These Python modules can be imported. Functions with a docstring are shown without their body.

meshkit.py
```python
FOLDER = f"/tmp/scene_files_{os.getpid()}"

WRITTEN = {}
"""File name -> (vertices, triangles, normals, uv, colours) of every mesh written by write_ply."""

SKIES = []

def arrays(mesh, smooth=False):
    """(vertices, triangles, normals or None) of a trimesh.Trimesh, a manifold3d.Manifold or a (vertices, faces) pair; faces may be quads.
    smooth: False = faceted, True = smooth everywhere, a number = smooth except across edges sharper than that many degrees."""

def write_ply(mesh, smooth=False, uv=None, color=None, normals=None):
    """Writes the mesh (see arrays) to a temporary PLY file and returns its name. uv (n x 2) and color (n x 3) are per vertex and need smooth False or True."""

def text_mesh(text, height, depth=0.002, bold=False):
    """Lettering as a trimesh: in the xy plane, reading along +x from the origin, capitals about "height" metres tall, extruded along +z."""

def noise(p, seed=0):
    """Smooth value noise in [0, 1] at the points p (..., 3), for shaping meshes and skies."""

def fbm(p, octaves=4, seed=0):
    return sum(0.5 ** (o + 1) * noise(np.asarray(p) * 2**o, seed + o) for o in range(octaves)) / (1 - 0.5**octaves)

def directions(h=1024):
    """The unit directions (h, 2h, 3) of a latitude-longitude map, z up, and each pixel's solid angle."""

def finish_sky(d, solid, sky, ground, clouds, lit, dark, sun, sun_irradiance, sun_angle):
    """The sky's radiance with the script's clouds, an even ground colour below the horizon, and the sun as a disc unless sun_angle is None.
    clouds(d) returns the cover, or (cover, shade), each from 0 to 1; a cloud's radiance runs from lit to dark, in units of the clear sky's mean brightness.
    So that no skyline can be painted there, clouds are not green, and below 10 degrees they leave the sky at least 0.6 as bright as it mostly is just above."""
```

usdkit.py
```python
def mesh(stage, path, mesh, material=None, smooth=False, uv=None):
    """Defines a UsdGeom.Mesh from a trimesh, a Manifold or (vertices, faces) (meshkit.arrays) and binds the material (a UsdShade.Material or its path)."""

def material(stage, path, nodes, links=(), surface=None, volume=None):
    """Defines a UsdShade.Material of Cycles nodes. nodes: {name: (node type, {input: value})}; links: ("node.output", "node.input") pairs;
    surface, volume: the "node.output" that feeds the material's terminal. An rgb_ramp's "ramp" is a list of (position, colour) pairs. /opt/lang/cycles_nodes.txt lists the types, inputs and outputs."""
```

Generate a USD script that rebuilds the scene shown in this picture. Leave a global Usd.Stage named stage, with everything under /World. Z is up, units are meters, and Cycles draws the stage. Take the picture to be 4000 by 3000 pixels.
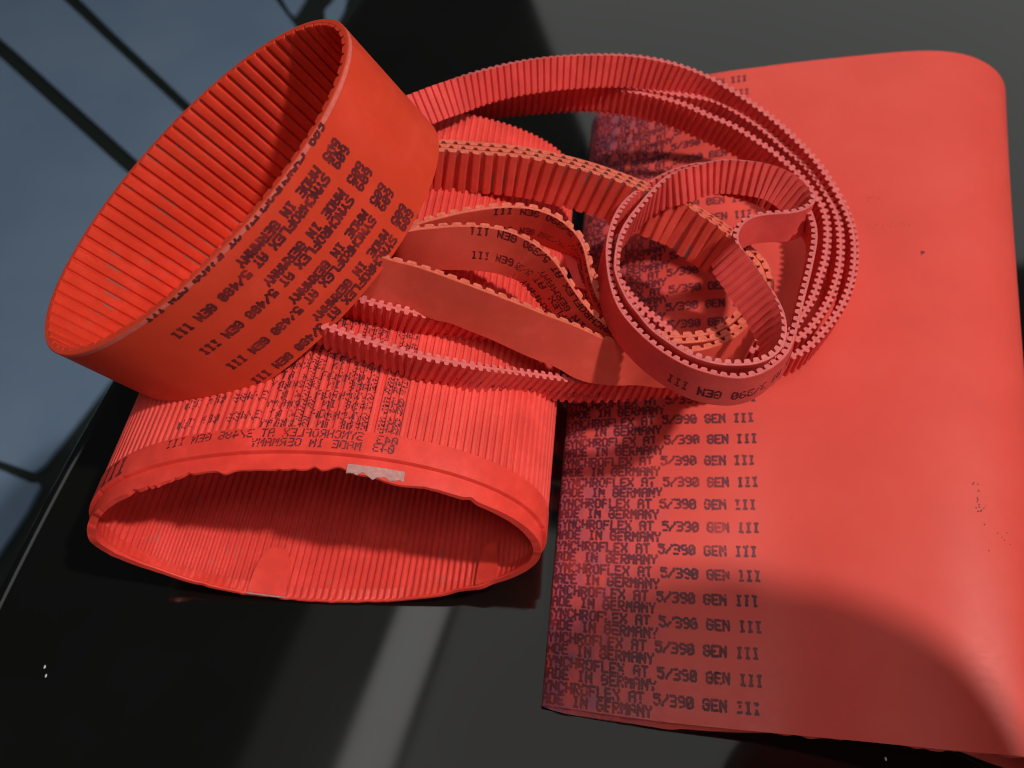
import math, json, random
import numpy as np, trimesh, usdkit
from scipy.interpolate import CubicSpline
from scipy.ndimage import gaussian_filter1d
from pxr import Usd, UsdGeom, UsdLux, UsdShade, Gf, Sdf

stage = Usd.Stage.CreateInMemory()
UsdGeom.SetStageUpAxis(stage, 'Z'); UsdGeom.SetStageMetersPerUnit(stage, 1.0)
UsdGeom.Xform.Define(stage, '/World'); UsdGeom.Scope.Define(stage, '/World/Looks')
MM = 0.001
rng = np.random.default_rng(7); random.seed(7)

# ------------------------------------------------------------------ camera, lamps, exposure
cam = UsdGeom.Camera.Define(stage, '/World/camera')
HF, PITCH, H = 64.0, 60.0, 400.0
cam.CreateHorizontalApertureAttr(36.0); cam.CreateVerticalApertureAttr(27.0)
cam.CreateFocalLengthAttr(18.0 / math.tan(math.radians(HF / 2)))
cam.CreateClippingRangeAttr(Gf.Vec2f(0.01, 50))
cam.CreateFStopAttr(8.5); cam.CreateFocusDistanceAttr(0.345)
cam.CreateExposureAttr(0.08)
xf = UsdGeom.Xformable(cam); xf.AddTranslateOp().Set(Gf.Vec3d(0, 0, H * MM)); xf.AddRotateXOp().Set(90.0 - PITCH)

def rect_light(name, center, w, h, rotz, radiance, color=(1, 1, 1)):
    l = UsdLux.RectLight.Define(stage, '/World/' + name)
    l.CreateWidthAttr(w); l.CreateHeightAttr(h); l.CreateIntensityAttr(radiance); l.CreateColorAttr(Gf.Vec3f(*color))
    x = UsdGeom.Xformable(l); x.AddTranslateOp().Set(Gf.Vec3d(*center)); x.AddRotateZOp().Set(rotz)
    return l
# key lamp, out of view at the right, placed to cast the shadows
key = UsdLux.DiskLight.Define(stage, '/World/unseen_key_lamp')
key.CreateRadiusAttr(0.04); key.CreateIntensityAttr(1040.0); key.CreateColorAttr(Gf.Vec3f(1.0, 0.95, 0.88))
kd = np.array([0.44, 0.0, 0.90]); kd /= np.linalg.norm(kd); kp = np.array([0.06, 0.06, 0.06]) + 1.6 * kd
xk = UsdGeom.Xformable(key); xk.AddTranslateOp().Set(Gf.Vec3d(*kp.tolist()))
xk.AddRotateYOp().Set(math.degrees(math.atan2(kd[0], kd[2])))
# wide lights out of view, each aimed at a target
def aimed_rect(name, pos, target, w, h, radiance, color):
    l = UsdLux.RectLight.Define(stage, '/World/' + name)
    l.CreateWidthAttr(w); l.CreateHeightAttr(h); l.CreateIntensityAttr(radiance); l.CreateColorAttr(Gf.Vec3f(*color))
    d = Gf.Vec3d(*target) - Gf.Vec3d(*pos)
    UsdGeom.Xformable(l).AddTransformOp().Set(Gf.Matrix4d().SetLookAt(Gf.Vec3d(*pos), Gf.Vec3d(*target), Gf.Vec3d(0, 0, 1)).GetInverse())
aimed_rect('unseen_front_light', (0.95, -1.25, 0.85), (0.05, 0.2, 0.05), 1.2, 0.8, 1.5, (1.0, 0.97, 0.93))  # out of view at front right, lights the faces towards the camera
rect_light('unseen_overhead_light', (-0.12, -0.30, 2.2), 0.6, 0.6, 0.0, 5.8, (1.0, 0.96, 0.91))  # out of view overhead, placed to lighten the inside of the ring
aimed_rect('unseen_left_light', (-3.0, 0.6, 1.4), (-0.2, 0.3, 0.0), 2.2, 1.0, 0.45, (0.95, 1.0, 0.97))  # out of view at the left, placed for the highlight on the table edge
# unseen ceiling lights, shaped to give the bands mirrored in the glossy table
ang = -math.degrees(math.atan2(162, 508))
rect_light('unseen_ceiling_strip', (-0.378, 0.494, 2.4), 0.165, 1.25, ang, 1.05, (1.0, 0.98, 0.95))
rect_light('unseen_ceiling_field', (0.275, 0.40, 2.41), 1.08, 1.1, ang, 0.36, (1.0, 0.97, 0.92))
rect_light('unseen_ceiling_field_dim', (-0.62, 0.56, 2.42), 0.26, 1.25, ang, 0.11, (1.0, 0.97, 0.92))
rect_light('unseen_ceiling_far', (2.35, 4.1, 2.40), 4.4, 3.6, 13.0, 0.5, (0.97, 1.0, 0.96))
dome = UsdLux.DomeLight.Define(stage, '/World/ambient_fill'); dome.CreateIntensityAttr(1.0)  # added dome, an even dim fill from all around
dm = usdkit.material(stage, '/World/Looks/ambient_fill', {'b': ('background_shader', {'color': (0.95, 0.97, 1.0), 'strength': 0.02})}, surface='b.background')
UsdShade.MaterialBindingAPI.Apply(dome.GetPrim()).Bind(dm)

# ------------------------------------------------------------------ helpers
used = {}
def path_for(name, parent):
    base = (parent.GetPath().pathString if parent is not None else '/World') + '/' + name
    n = used.get(base, 0); used[base] = n + 1
    return base if n == 0 else f'{base}_{n:03d}'
def data(p, label=None, cat=None, group=None, kind=None):
    for k, v in (('label', label), ('category', cat), ('group', group), ('kind', kind)):
        if v: p.SetCustomDataByKey(k, v)
def thing(name, label, cat, group=None):
    p = UsdGeom.Xform.Define(stage, path_for(name, None)).GetPrim(); data(p, label, cat, group); return p
def obj(name, mesh, mat, parent=None, smooth=False, **kw):
    v, f = (mesh.vertices, mesh.faces) if hasattr(mesh, 'faces') else mesh
    m = usdkit.mesh(stage, path_for(name, parent), (np.asarray(v, float) * MM, np.asarray(f, int)), mat, smooth=smooth)
    data(m.GetPrim(), **kw); return m.GetPrim()
def join(parts):
    V, F, o = [], [], 0
    for v, f in parts:
        V.append(v); F.append(np.asarray(f) + o); o += len(v)
    return np.vstack(V), np.vstack(F)

# ------------------------------------------------------------------ materials (colours are those of the things themselves)
def rubber(name, base, edge=None, rough=0.45, mott=0.12, sss=0.25, scale=60.0, stain=None, spec=0.2):
    """Cast polyurethane: a slightly mottled, waxy red. stain: (colour, amount) greyish marks."""
    b = np.array(base)
    n = {'geo': ('geometry', {}),
         'n1': ('noise_texture', {'scale': scale, 'detail': 5.0, 'roughness': 0.6}),
         'n2': ('noise_texture', {'scale': scale * 14, 'detail': 3.0, 'roughness': 0.6}),
         'r1': ('rgb_ramp', {'ramp': [(0.3, tuple(b * (1 - mott))), (0.5, tuple(b)), (0.72, tuple(np.minimum(b * (1 + mott) + 0.012, 1)))]}),
         'sp': ('rgb_ramp', {'ramp': [(0.0, (0, 0, 0)), (0.74, (0, 0, 0)), (0.80, (1, 1, 1))]}),
         'spm': ('math', {'math_type': 'multiply', 'value2': 0.22}),
         'mx': ('mix_color', {'b': (0.78, 0.45, 0.38)}),
         'rr': ('map_range', {'clamp': True, 'from_min': 0.3, 'from_max': 0.7, 'to_min': rough - 0.06, 'to_max': rough + 0.1}),
         'bp': ('bump', {'strength': 0.12, 'distance': 0.0003}),
         'p': ('principled_bsdf', {'subsurface_weight': sss, 'subsurface_scale': 0.0022, 'subsurface_radius': (1.0, 0.22, 0.14), 'specular_ior_level': spec, 'subsurface_method': 'burley'})}
    l = [('geo.position', 'n1.vector'), ('geo.position', 'n2.vector'), ('n1.fac', 'r1.fac'), ('n2.fac', 'sp.fac'), ('sp.color', 'spm.value1'),
         ('spm.value', 'mx.fac'), ('r1.color', 'mx.a'), ('n2.fac', 'rr.value'), ('rr.result', 'p.roughness'), ('n2.fac', 'bp.height'), ('bp.normal', 'p.normal')]
    last = 'mx.result'
    if stain:
        n['ns'] = ('noise_texture', {'scale': stain[2], 'detail': 4.0, 'roughness': 0.65})
        n['rs'] = ('rgb_ramp', {'ramp': [(0.0, (0, 0, 0)), (stain[3], (0, 0, 0)), (min(stain[3] + 0.1, 1.0), (1, 1, 1))]})
        n['sm'] = ('math', {'math_type': 'multiply', 'value2': stain[1]})
        n['m2'] = ('mix_color', {'b': stain[0]})
        l += [('geo.position', 'ns.vector'), ('ns.fac', 'rs.fac'), ('rs.color', 'sm.value1'), ('sm.value', 'm2.fac'), (last, 'm2.a')]
        last = 'm2.result'
    l += [(last, 'p.base_color')]
    return usdkit.material(stage, '/World/Looks/' + name, n, l, surface='p.BSDF')

RED = (0.80, 0.060, 0.036)
M = {}
M['wide'] = rubber('wide_ring_red', (0.74, 0.060, 0.026), rough=0.42, mott=0.06, scale=40)
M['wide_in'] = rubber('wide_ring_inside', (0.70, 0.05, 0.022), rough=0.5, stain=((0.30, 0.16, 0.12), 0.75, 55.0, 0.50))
M['wide_tooth'] = rubber('wide_ring_tooth', (0.78, 0.056, 0.026), rough=0.45)
M['sleeve'] = rubber('ribbed_sleeve_red', (0.80, 0.060, 0.046), rough=0.48, stain=((0.30, 0.15, 0.13), 0.6, 140.0, 0.62))
M['sleeve_rib'] = rubber('ribbed_sleeve_rib', (0.86, 0.085, 0.068), rough=0.48)
M['sleeve_plain'] = rubber('sleeve_collar_red', (0.85, 0.060, 0.042), rough=0.38, scale=90)
M['double'] = rubber('double_belt_red', (0.82, 0.085, 0.075), rough=0.5)
M['orange'] = rubber('orange_belt_red', (0.78, 0.090, 0.058), rough=0.5, mott=0.05, scale=120)
M['orange_tooth'] = rubber('orange_belt_tooth', (0.78, 0.082, 0.056), rough=0.46)
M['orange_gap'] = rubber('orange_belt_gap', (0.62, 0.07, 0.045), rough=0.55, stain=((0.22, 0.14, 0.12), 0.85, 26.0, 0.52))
M['small'] = rubber('small_belt_red', (0.77, 0.082, 0.072), rough=0.5)
M['cut_orange'] = rubber('orange_cut_edge', (0.78, 0.155, 0.098), rough=0.6, mott=0.22, scale=500, sss=0.3)
M['cut_double'] = rubber('double_cut_edge', (0.80, 0.16, 0.155), rough=0.55, mott=0.15, scale=500, sss=0.3)
M['cut_small'] = rubber('small_cut_edge', (0.74, 0.17, 0.165), rough=0.5, mott=0.15, scale=500, sss=0.3)
M['cut_wide'] = rubber('wide_cut_edge', (0.76, 0.16, 0.13), rough=0.55, mott=0.15, scale=500, sss=0.3)
M['film'] = rubber('torn_film_white', (0.55, 0.27, 0.25), rough=0.35, mott=0.2, scale=400, sss=0.4)

def ink(name, col, red, fade=0.5, scale=120.0):
    return usdkit.material(stage, '/World/Looks/' + name, {
        'geo': ('geometry', {}), 'n': ('noise_texture', {'scale': scale, 'detail': 3.0, 'roughness': 0.6}),
        'r': ('rgb_ramp', {'ramp': [(0.3, col), (0.55, tuple(np.array(col) * (1 - fade * 0.35) + np.array(red) * fade * 0.35)), (0.72, tuple(np.array(col) * (1 - fade) + np.array(red) * fade))]}),
        'p': ('principled_bsdf', {'roughness': 0.5, 'specular_ior_level': 0.4})},
        [('geo.position', 'n.vector'), ('n.fac', 'r.fac'), ('r.color', 'p.base_color')], surface='p.BSDF')
M['ink'] = ink('ink_dark', (0.085, 0.012, 0.018), RED, 0.35)
M['ink_c'] = ink('ink_purple', (0.085, 0.014, 0.030), RED, 0.5, 55.0)
M['ink_b'] = ink('ink_violet', (0.11, 0.013, 0.024), RED, 0.35, 120.0)

# ------------------------------------------------------------------ 5x7 dot lettering of the ink-jet printer
FONT = {c: r.split() for c, r in {
    'S': '01111 10000 10000 01110 00001 00001 11110', 'Y': '10001 10001 01010 00100 00100 00100 00100', 'N': '10001 11001 10101 10101 10011 10001 10001',
    'C': '01110 10001 10000 10000 10000 10001 01110', 'H': '10001 10001 10001 11111 10001 10001 10001', 'R': '11110 10001 10001 11110 10100 10010 10001',
    'O': '01110 10001 10001 10001 10001 10001 01110', 'F': '11111 10000 10000 11110 10000 10000 10000', 'L': '10000 10000 10000 10000 10000 10000 11111',
    'E': '11111 10000 10000 11110 10000 10000 11111', 'X': '10001 10001 01010 00100 01010 10001 10001', 'A': '01110 10001 10001 11111 10001 10001 10001',
    'T': '11111 00100 00100 00100 00100 00100 00100', 'G': '01110 10001 10000 10111 10001 10001 01110', 'I': '01110 00100 00100 00100 00100 00100 01110',
    'M': '10001 11011 10101 10101 10001 10001 10001', 'D': '11110 10001 10001 10001 10001 10001 11110', '/': '00001 00001 00010 00100 01000 10000 10000',
    '0': '01110 10001 10011 10101 11001 10001 01110', '3': '11110 00001 00001 01110 00001 00001 11110', '4': '00010 00110 01010 10010 11111 00010 00010',
    '5': '11111 10000 11110 00001 00001 10001 01110', '6': '01110 10000 10000 11110 10001 10001 01110', '8': '01110 10001 10001 01110 10001 10001 01110',
    '9': '01110 10001 10001 01111 00001 00001 01110', ' ': '00000 00000 00000 00000 00000 00000 00000'}.items()}
def dots(text, pitch, height, miss=0.05, shear=0.0):
    """Centres (n x 2, mm) of the dots of a line of print that starts at the origin."""
    P = []
    for i, ch in enumerate(text):
        for r, row in enumerate(FONT[ch]):
            for c, b in enumerate(row):
                if b == '1' and rng.random() > miss:
                    y = (6 - r) / 6 * height
                    P.append((i * pitch + c / 6.1 * pitch + shear * y, y))
    return np.array(P).reshape(-1, 2)
HEX = np.stack([np.cos(np.arange(6) * np.pi / 3), np.sin(np.arange(6) * np.pi / 3)], 1)
def print_mesh(uv, surf, r, lift=0.07, jitter=0.12):
    """Lays each dot as a tiny flat hexagon on surf(u, v, lift) -> point."""
    uv = uv + rng.normal(0, r * jitter, uv.shape)
    rr = r * rng.uniform(0.85, 1.12, (len(uv), 1, 1))
    q = (uv[:, None, :] + HEX[None] * rr).reshape(-1, 2)
    P = surf(q[:, 0], q[:, 1], lift)
    base = np.arange(len(uv))[:, None] * 6
    F = np.concatenate([base + [0, k, k + 1] for k in range(1, 5)], 0)
    return P, F

# ------------------------------------------------------------------ the table and the floor
table_mat = usdkit.material(stage, '/World/Looks/table_black', {
    'geo': ('geometry', {}), 'n': ('noise_texture', {'scale': 900.0, 'detail': 2.0}), 'n2': ('noise_texture', {'scale': 9.0, 'detail': 4.0}),
    'rr': ('map_range', {'clamp': True, 'from_min': 0.3, 'from_max': 0.7, 'to_min': 0.045, 'to_max': 0.075}),
    'bp': ('bump', {'strength': 0.012, 'distance': 0.0001}),
    'c': ('rgb_ramp', {'ramp': [(0.3, (0.0035, 0.0040, 0.0036)), (0.7, (0.0055, 0.0060, 0.0054))]}),
    'p': ('principled_bsdf', {'specular_ior_level': 0.95})},
    [('geo.position', 'n.vector'), ('geo.position', 'n2.vector'), ('n2.fac', 'rr.value'), ('rr.result', 'p.roughness'), ('n2.fac', 'c.fac'), ('c.color', 'p.base_color'),
     ('n.fac', 'bp.height'), ('bp.normal', 'p.normal')], surface='p.BSDF')
edge = np.array([(-310, -150), (-272, 30), (-256, 127), (-245, 180), (-232, 233), (-205, 325), (-168, 440), (-131, 548), (-90, 670), (-20, 870)], float)
ey = np.linspace(-150, 870, 60); ex = CubicSpline(edge[:, 1], edge[:, 0])(ey)
nx = np.gradient(ex, ey); nrm = np.stack([-np.ones_like(nx), nx], 1); nrm /= np.linalg.norm(nrm, axis=1)[:, None]
prof = [(-13.0, 0.0)] + [(-13 + 13 * math.sin(a), -13 + 13 * math.cos(a)) for a in np.linspace(0.2, math.pi / 2, 7)] + [(0, -30), (-12, -36)]
rows = [np.stack([np.full_like(ey, 900.0), ey, np.zeros_like(ey)], 1)]
rows += [np.stack([ex + nrm[:, 0] * o, ey + nrm[:, 1] * o, np.full_like(ey, z)], 1) for o, z in prof]
rows.append(np.stack([np.full_like(ey, 900.0), ey, np.full_like(ey, -36.0)], 1))
V = np.vstack(rows); n = len(ey); F = []
for r in range(len(rows) - 1):
    for i in range(n - 1):
        F.append((r * n + i, r * n + i + 1, (r + 1) * n + i + 1, (r + 1) * n + i))
F = np.array(F); F = np.vstack([F[:, [0, 1, 2]], F[:, [0, 2, 3]]])
tb = thing('table', 'glossy black table top with a rounded edge, mirroring the ceiling, under all the red belts', 'table')
obj('table_top', (V, F), table_mat, tb, smooth=30)

FZ = -450.0
tile_mat = usdkit.material(stage, '/World/Looks/floor_tile', {
    'geo': ('geometry', {}), 'n': ('noise_texture', {'scale': 5.0, 'detail': 4.0}),
    'c': ('rgb_ramp', {'ramp': [(0.3, (0.165, 0.25, 0.385)), (0.7, (0.215, 0.305, 0.44))]}),
    'p': ('principled_bsdf', {'roughness': 0.32, 'specular_ior_level': 0.5})},
    [('geo.position', 'n.vector'), ('n.fac', 'c.fac'), ('c.color', 'p.base_color')], surface='p.BSDF')
joint_mat = usdkit.material(stage, '/World/Looks/floor_joint', {'p': ('principled_bsdf', {'base_color': (0.004, 0.010, 0.007), 'roughness': 0.7})}, surface='p.BSDF')
fl = UsdGeom.Xform.Define(stage, '/World/floor').GetPrim(); data(fl, kind='structure')
obj('joint_bed', (np.array([(-2500, -900, FZ - 6), (1500, -900, FZ - 6), (1500, 2600, FZ - 6), (-2500, 2600, FZ - 6)], float), np.array([(0, 1, 2), (0, 2, 3)])), joint_mat, fl)
def tile(poly):
    from shapely.geometry import Polygon
    m = trimesh.creation.extrude_polygon(Polygon(poly).buffer(-4, join_style=1).buffer(4, join_style=1), 6.0); m.apply_translation((0, 0, FZ - 6)); obj('floor_tile', m, tile_mat, fl)
tile([[-811.0, 1123.0], [-777.0, 1092.0], [-526.0, 851.0], [-487.0, 822.0], [-477.0, 944.0], [-485.0, 955.0], [-736.0, 1219.0], [-896.0, 1396.0], [-948.0, 1287.0]])
tile([[-955.0, 1186.0], [-829.0, 1104.0], [-796.0, 1077.0], [-554.0, 846.0], [-371.0, 685.0], [-485.0, 491.0], [-531.0, 385.0], [-540.0, 376.0], [-582.0, 390.0], [-710.0, 422.0]])
tile([[-720.0, 1232.0], [-640.0, 1143.0], [-476.0, 968.0], [-406.0, 892.0], [-344.0, 1148.0], [-354.0, 1164.0], [-392.0, 1226.0], [-431.0, 1287.0]])
tile([[-382.0, 1229.0], [-359.0, 1184.0], [-351.0, 1182.0], [-339.0, 1227.0], [-341.0, 1259.0], [-376.0, 1259.0]])
tile([[-305.0, 1192.0], [-292.0, 1219.0], [-284.0, 1246.0], [-269.0, 1259.0], [-272.0, 1219.0], [-273.0, 1196.0], [-280.0, 1165.0], [-286.0, 1148.0], [-300.0, 1160.0]])
tile([[-701.0, 396.0], [-578.0, 379.0], [-539.0, 363.0], [-527.0, 362.0], [-534.0, 328.0], [-563.0, 243.0], [-649.0, 191.0]])

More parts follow.
